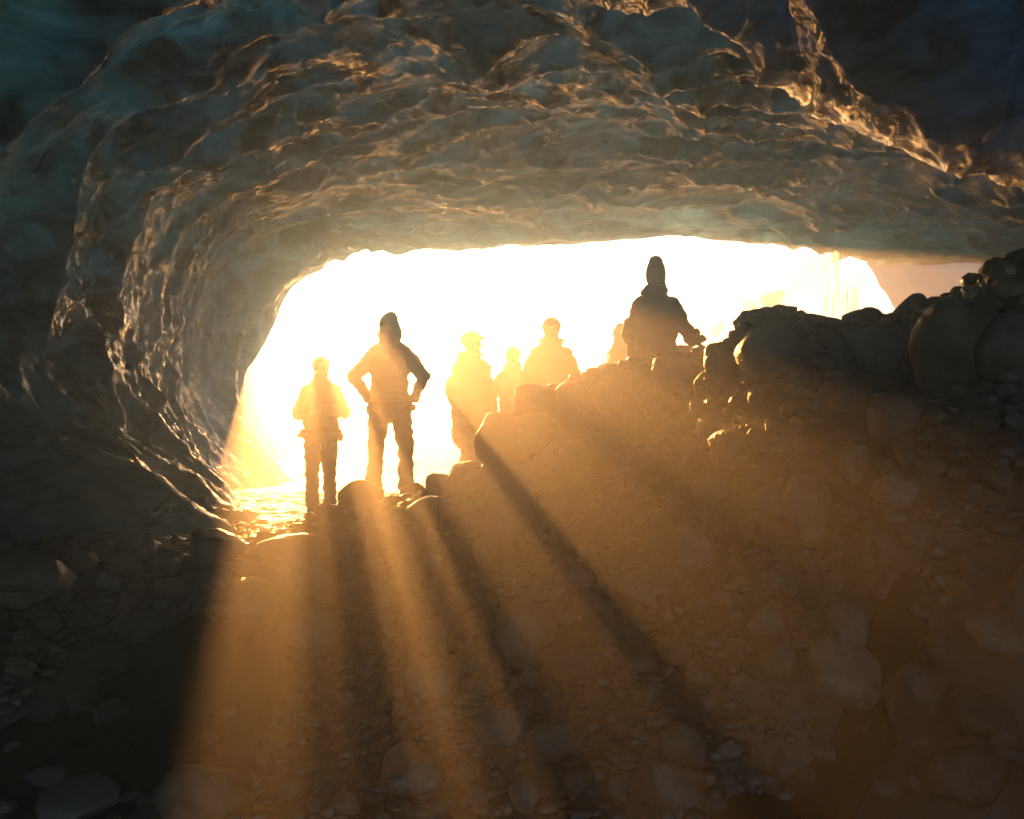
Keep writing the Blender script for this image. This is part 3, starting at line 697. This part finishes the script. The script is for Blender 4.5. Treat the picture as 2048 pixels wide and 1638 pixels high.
        bm = bmesh.new(); ball(bm, (.21*b, -.06, hem+.0), (.035, .03, .055)); ball(bm, (-.22*b, .02, hem+.02), (.04, .03, .035))
        link('gear_pouch', fuse(bm, .01, 1), M_strap, hb)
        bm = bmesh.new(); c = Vector((.035, -.16*b, hem-.10)); pts = [c+Vector((.022*math.cos(q), 0, .045*math.sin(q))) for q in [2*math.pi*k/16 for k in range(17)]]
        tube(bm, pts, [.0045]*17, n=6, xax=(0, 1, 0)); mm = bpy.data.meshes.new('ring'); bm.to_mesh(mm); bm.free(); link('carabiner', mm, M_metal, hb)
    return root

def stand(px, top_py, d, H, dz=0):
    p = P(px, top_py, d); return Vector((p.x, p.y, p.z-H*1.0))
people = []
def person_at(px, top, d, H, rz, **k):
    p = stand(px, top, d, H); gz = float(height(p.x, p.y)); people.append((px, round(p.z, 2), round(gz, 2)))
    return make_person(p, H, rz, **k)

person_at(642, 718, 11.2, 1.72, 0.1, jk=3, label='smaller person standing far left in the opening with forearms folded to the chest',
          elbows=[(-.27, .03, 1.13), (.27, .03, 1.13)], wrists=[(-.12, -.19, 1.16), (.12, -.19, 1.17)], hdir=[(.8, -.3, .3), (-.8, -.3, .3)],
          stance=.10, bulk=1.08, harness=True, hem=.86, hood=False, seed=1)
person_at(780, 629, 9.7, 1.78, math.pi, jk=0, label='tall person with raised hood, hands on hips and legs apart, second from left',
          elbows=[(-.33, .08, 1.15), (.345, .06, 1.14)], wrists=[(-.22, -.12, .95), (.23, -.12, .96)], hdir=[(.6, -.5, -.4), (-.6, -.5, -.4)],
          head='none', hood='up', stance=.15, stride=.05, bulk=.98, hem=.84, harness=True, seed=2)
person_at(945, 668, 11.0, 1.76, math.pi/2-.75, jk=2, label='helmeted person in a long bulky jacket turned sideways toward the right',
          elbows=[(-.26, .05, 1.14), (.26, .05, 1.14)], hem=.62, bulk=1.3, fur=True, hood=True, turn=.5, seed=3)
person_at(1026, 698, 12.0, 1.60, 0.05, jk=1, label='shorter person in a pale helmet facing the camera between two larger people', fur=False, turn=-.15, bulk=.98, hood=True, seed=4)
person_at(1103, 640, 11.0, 1.80, -0.05, jk=2, label='broad helmeted person with a fur collar behind the squarish boulder', fur=True, hood=True, bulk=1.18, helm=M_helmd, seed=5)
p5 = person_at(1312, 530, 9.2, 1.80, math.pi-.25, jk=0, label='person in a folded knitted beanie on the higher ground, holding a small camera',
          head='beanie', elbows=[(-.275, .06, 1.16), (.24, .02, 1.14)], wrists=[(-.315, -.10, 1.06), (.22, -.12, .98)], hdir=[(-.6, -.6, .25), (-.3, -.6, -.6)],
          hood=True, bulk=1.04, hem=.84, curl=.75, stance=.14, seed=6)
person_at(1240, 648, 12.2, 1.70, -math.pi/2+.5, jk=3, label='person mostly hidden behind the one with the beanie, only a shoulder showing', head='hair', hood=True, bulk=1.15, seed=7)

# the camera held by the person with the beanie
bm = bmesh.new(); bmesh.ops.create_cube(bm, size=1, matrix=Matrix.Diagonal((.075, .14, .10, 1)))
bmesh.ops.bevel(bm, geom=bm.edges[:], offset=.014, segments=3, affect='EDGES')
mm = bpy.data.meshes.new('camera_body'); bm.to_mesh(mm); bm.free()
cp = P(1388, 668, 9.12); hc_ = empty('hand_held_camera', cp); hc_.rotation_euler = (0.1, .15, .2)
tag(hc_, 'small dark camera held out at the right side of the person with the beanie', 'camera')
cb = link('camera_body', mm, M_strap, hc_, False)
bm = bmesh.new(); tube(bm, [(-.035, 0, 0), (-.075, 0, 0)], [.034, .031], n=20); mm = bpy.data.meshes.new('lens'); bm.to_mesh(mm); bm.free(); link('lens', mm, M_strap, hc_)
bm = bmesh.new(); tube(bm, [(0, -.05, .05), (0, -.05, .058)], [.009, .009], n=10); mm = bpy.data.meshes.new('shutter_button'); bm.to_mesh(mm); bm.free(); link('shutter_button', mm, M_metal, cb)
print('PEOPLE', people)

# ------------------------------------------------------------------ outside the cave: snowy slope, right hand arch, falling meltwater
nx, ny = 170, 80
sx = np.linspace(0, 1, nx)[:, None]*np.ones((1, ny)); sy = np.linspace(0, 1, ny)[None, :]*np.ones((nx, 1))
Ys = 24 + 40*sx**1.3 + 0.5*sy; Xs = 5.4 + 0.8*sx + 4.8*sy + .25*fbm(Ys*.5, sy*2, 90, 3)
Zs = -1.6 + 1.6*np.exp(-sx*3) + 6.3*sstep(-.15, 1, sy)*(1-.12*sx) + 0.16*fbm(Xs*1.8, Ys*1.8, 91, 5)
Zs = np.minimum(Zs, 4.7)
tag(link('snow_slope', grid_mesh('snow_slope', np.stack([Xs, Ys, Zs], -1).reshape(-1, 3), nx, ny), M_snow), kind='structure')
for (px, py, w_, d, lab) in [(1483,580,34,30,'faint rounded stone high on the bright snow slope'),(1555,603,70,18.7,'faint long stone on the bright snow slope near the meltwater'),
                         (1512,614,36,18.5,'faint small stone in the middle of the bright snow slope'),(1444,660,48,18,'faint stone low on the bright snow slope beside the camera')]:
    k = np.argmin((( (Xs/Ys*F+1024)-px)**2 + ((819-Zs/Ys*F)-py)**2).ravel()); q = (Xs.ravel()[k], Ys.ravel()[k]-.1, Zs.ravel()[k])
    o = place_rock('stone', q, w_/2/F*q[1], w_/3/F*q[1], k=k % 12, pale=True); tag(o, lab, 'stone', 'stones on the snow slope')

# added ice out of view behind the left lip, shaped to narrow the incoming sun
zc = [-2.6,-1.06,-.14,.84,1.93,3.16,4.17,4.7]; xc = [-5.5,-6.2,-6.7,-6.95,-6.70,-6.4,-6.2,-6.1]
nA, nB = 150, 110
a = np.linspace(0, 1, nA)[:, None]*np.ones((1, nB)); b_ = np.linspace(0, 1, nB)[None, :]*np.ones((nA, 1))
Zt = -2.6 + 7.2*b_; Yt = 26 + 7*a
Xt = np.interp(Zt-SUN.z/SUN.y*(Yt-26), zc, xc) + SUN.x/SUN.y*(Yt-26)
f0 = 1-sstep(0, .12, a); Xt = Xt - 5*f0**2
sct = scallop(Yt*1.2+Xt, Zt*1.6+.5*vnoise(Yt, Zt), 97); Xt = Xt - 0.10*(1-np.clip(sct, 0, 1))
to_ = link('added_ice_blocker', grid_mesh('added_ice_blocker', np.stack([Xt, Yt, Zt], -1).reshape(-1, 3), nA, nB), M_snow); tag(to_, kind='structure')
to_m = to_.modifiers.new('s', 'SOLIDIFY'); to_m.thickness = 1.2; to_m.offset = -1

# the lit shoulder of ice beyond the roof at the right
nA, nB = 160, 90
a = np.linspace(0, 1, nA)[:, None]*np.ones((1, nB)); b_ = np.linspace(0, 1, nB)[None, :]*np.ones((nA, 1))
a = a*1.45-.45; Ya = 20.6 + 9*a - .5*b_; Xa = 10.5 + 1.4*a + 6*np.maximum(0, -a) - 1.5*b_**2; Za = 0.6 + 3.7*b_
sa_ = scallop(Xa*1.2+Ya, Za*1.7+.4*vnoise(Xa, Za), 95)
Ya = Ya + 0.12*np.clip(sa_, 0, 1); Xa = Xa-.1*np.clip(sa_, 0, 1)
sh_o = link('ice_shoulder', grid_mesh('ice_shoulder', np.stack([Xa, Ya, Za], -1).reshape(-1, 3), nA, nB), None)
so_ = sh_o.modifiers.new('s', 'SOLIDIFY'); so_.thickness = 0.35; so_.offset = 1
sh_o.data.materials.append(M_firn); tag(sh_o, kind='structure')

m, n_, l_, bb = newmat('falling_water'); bb.inputs['Base Color'].default_value = (.9, .9, .9, 1); bb.inputs['Roughness'].default_value = .25; bb.inputs['Transmission Weight'].default_value = .4
bb.inputs['IOR'].default_value = 1.33
bm = bmesh.new(); rr = random.Random(5)
for k in range(120):
    big_ = rr.random()
    px = rr.choice([1652, 1668, 1688, 1694, 1712, 1718])+rr.gauss(0, 5) if big_ < .75 else rr.gauss(1668, 6)
    d = 20.2+rr.uniform(-.4, .4); y0 = rr.uniform(520, 600) if big_ < .75 else rr.uniform(472, 500); L = rr.choice([30, 60, 120])*rr.uniform(.6, 1.2)
    p0 = P(px, y0, d); p1 = P(px, min(y0+L, 650), d); r = rr.choice([.003, .005, .008])
    tube(bm, [p0, (p0+p1)/2, p1], [r*.5, r, r*.6], n=5)
mm = bpy.data.meshes.new('falling_meltwater'); bm.to_mesh(mm); bm.free()
tag(link('falling_meltwater', mm, m), kind='structure')

# ------------------------------------------------------------------ haze: moist air lit by the low sun
bm = bmesh.new(); lo = (-42, -9, -3.8); hi = (42, 108, 5.0)
bmesh.ops.create_cube(bm, size=1, matrix=Matrix.Translation([(p+q)/2 for p, q in zip(lo, hi)]) @ Matrix.Diagonal([q-p for p, q in zip(lo, hi)]+[1]))
mm = bpy.data.meshes.new('haze'); bm.to_mesh(mm); bm.free()
hm = bpy.data.materials.new('haze'); hm.use_nodes = True; hn = hm.node_tree.nodes; hn.clear()
ho = hn.new('ShaderNodeOutputMaterial'); pv = hn.new('ShaderNodeVolumePrincipled'); pv.inputs['Density'].default_value = HAZE
pv.inputs['Anisotropy'].default_value = HAZE_G; pv.inputs['Color'].default_value = (0.95, 0.93, 0.9, 1); pv.inputs['Absorption Color'].default_value = (1, 1, 1, 1)
hm.node_tree.links.new(pv.outputs[0], ho.inputs['Volume'])
tag(link('haze', mm, hm, None, False), kind='stuff')
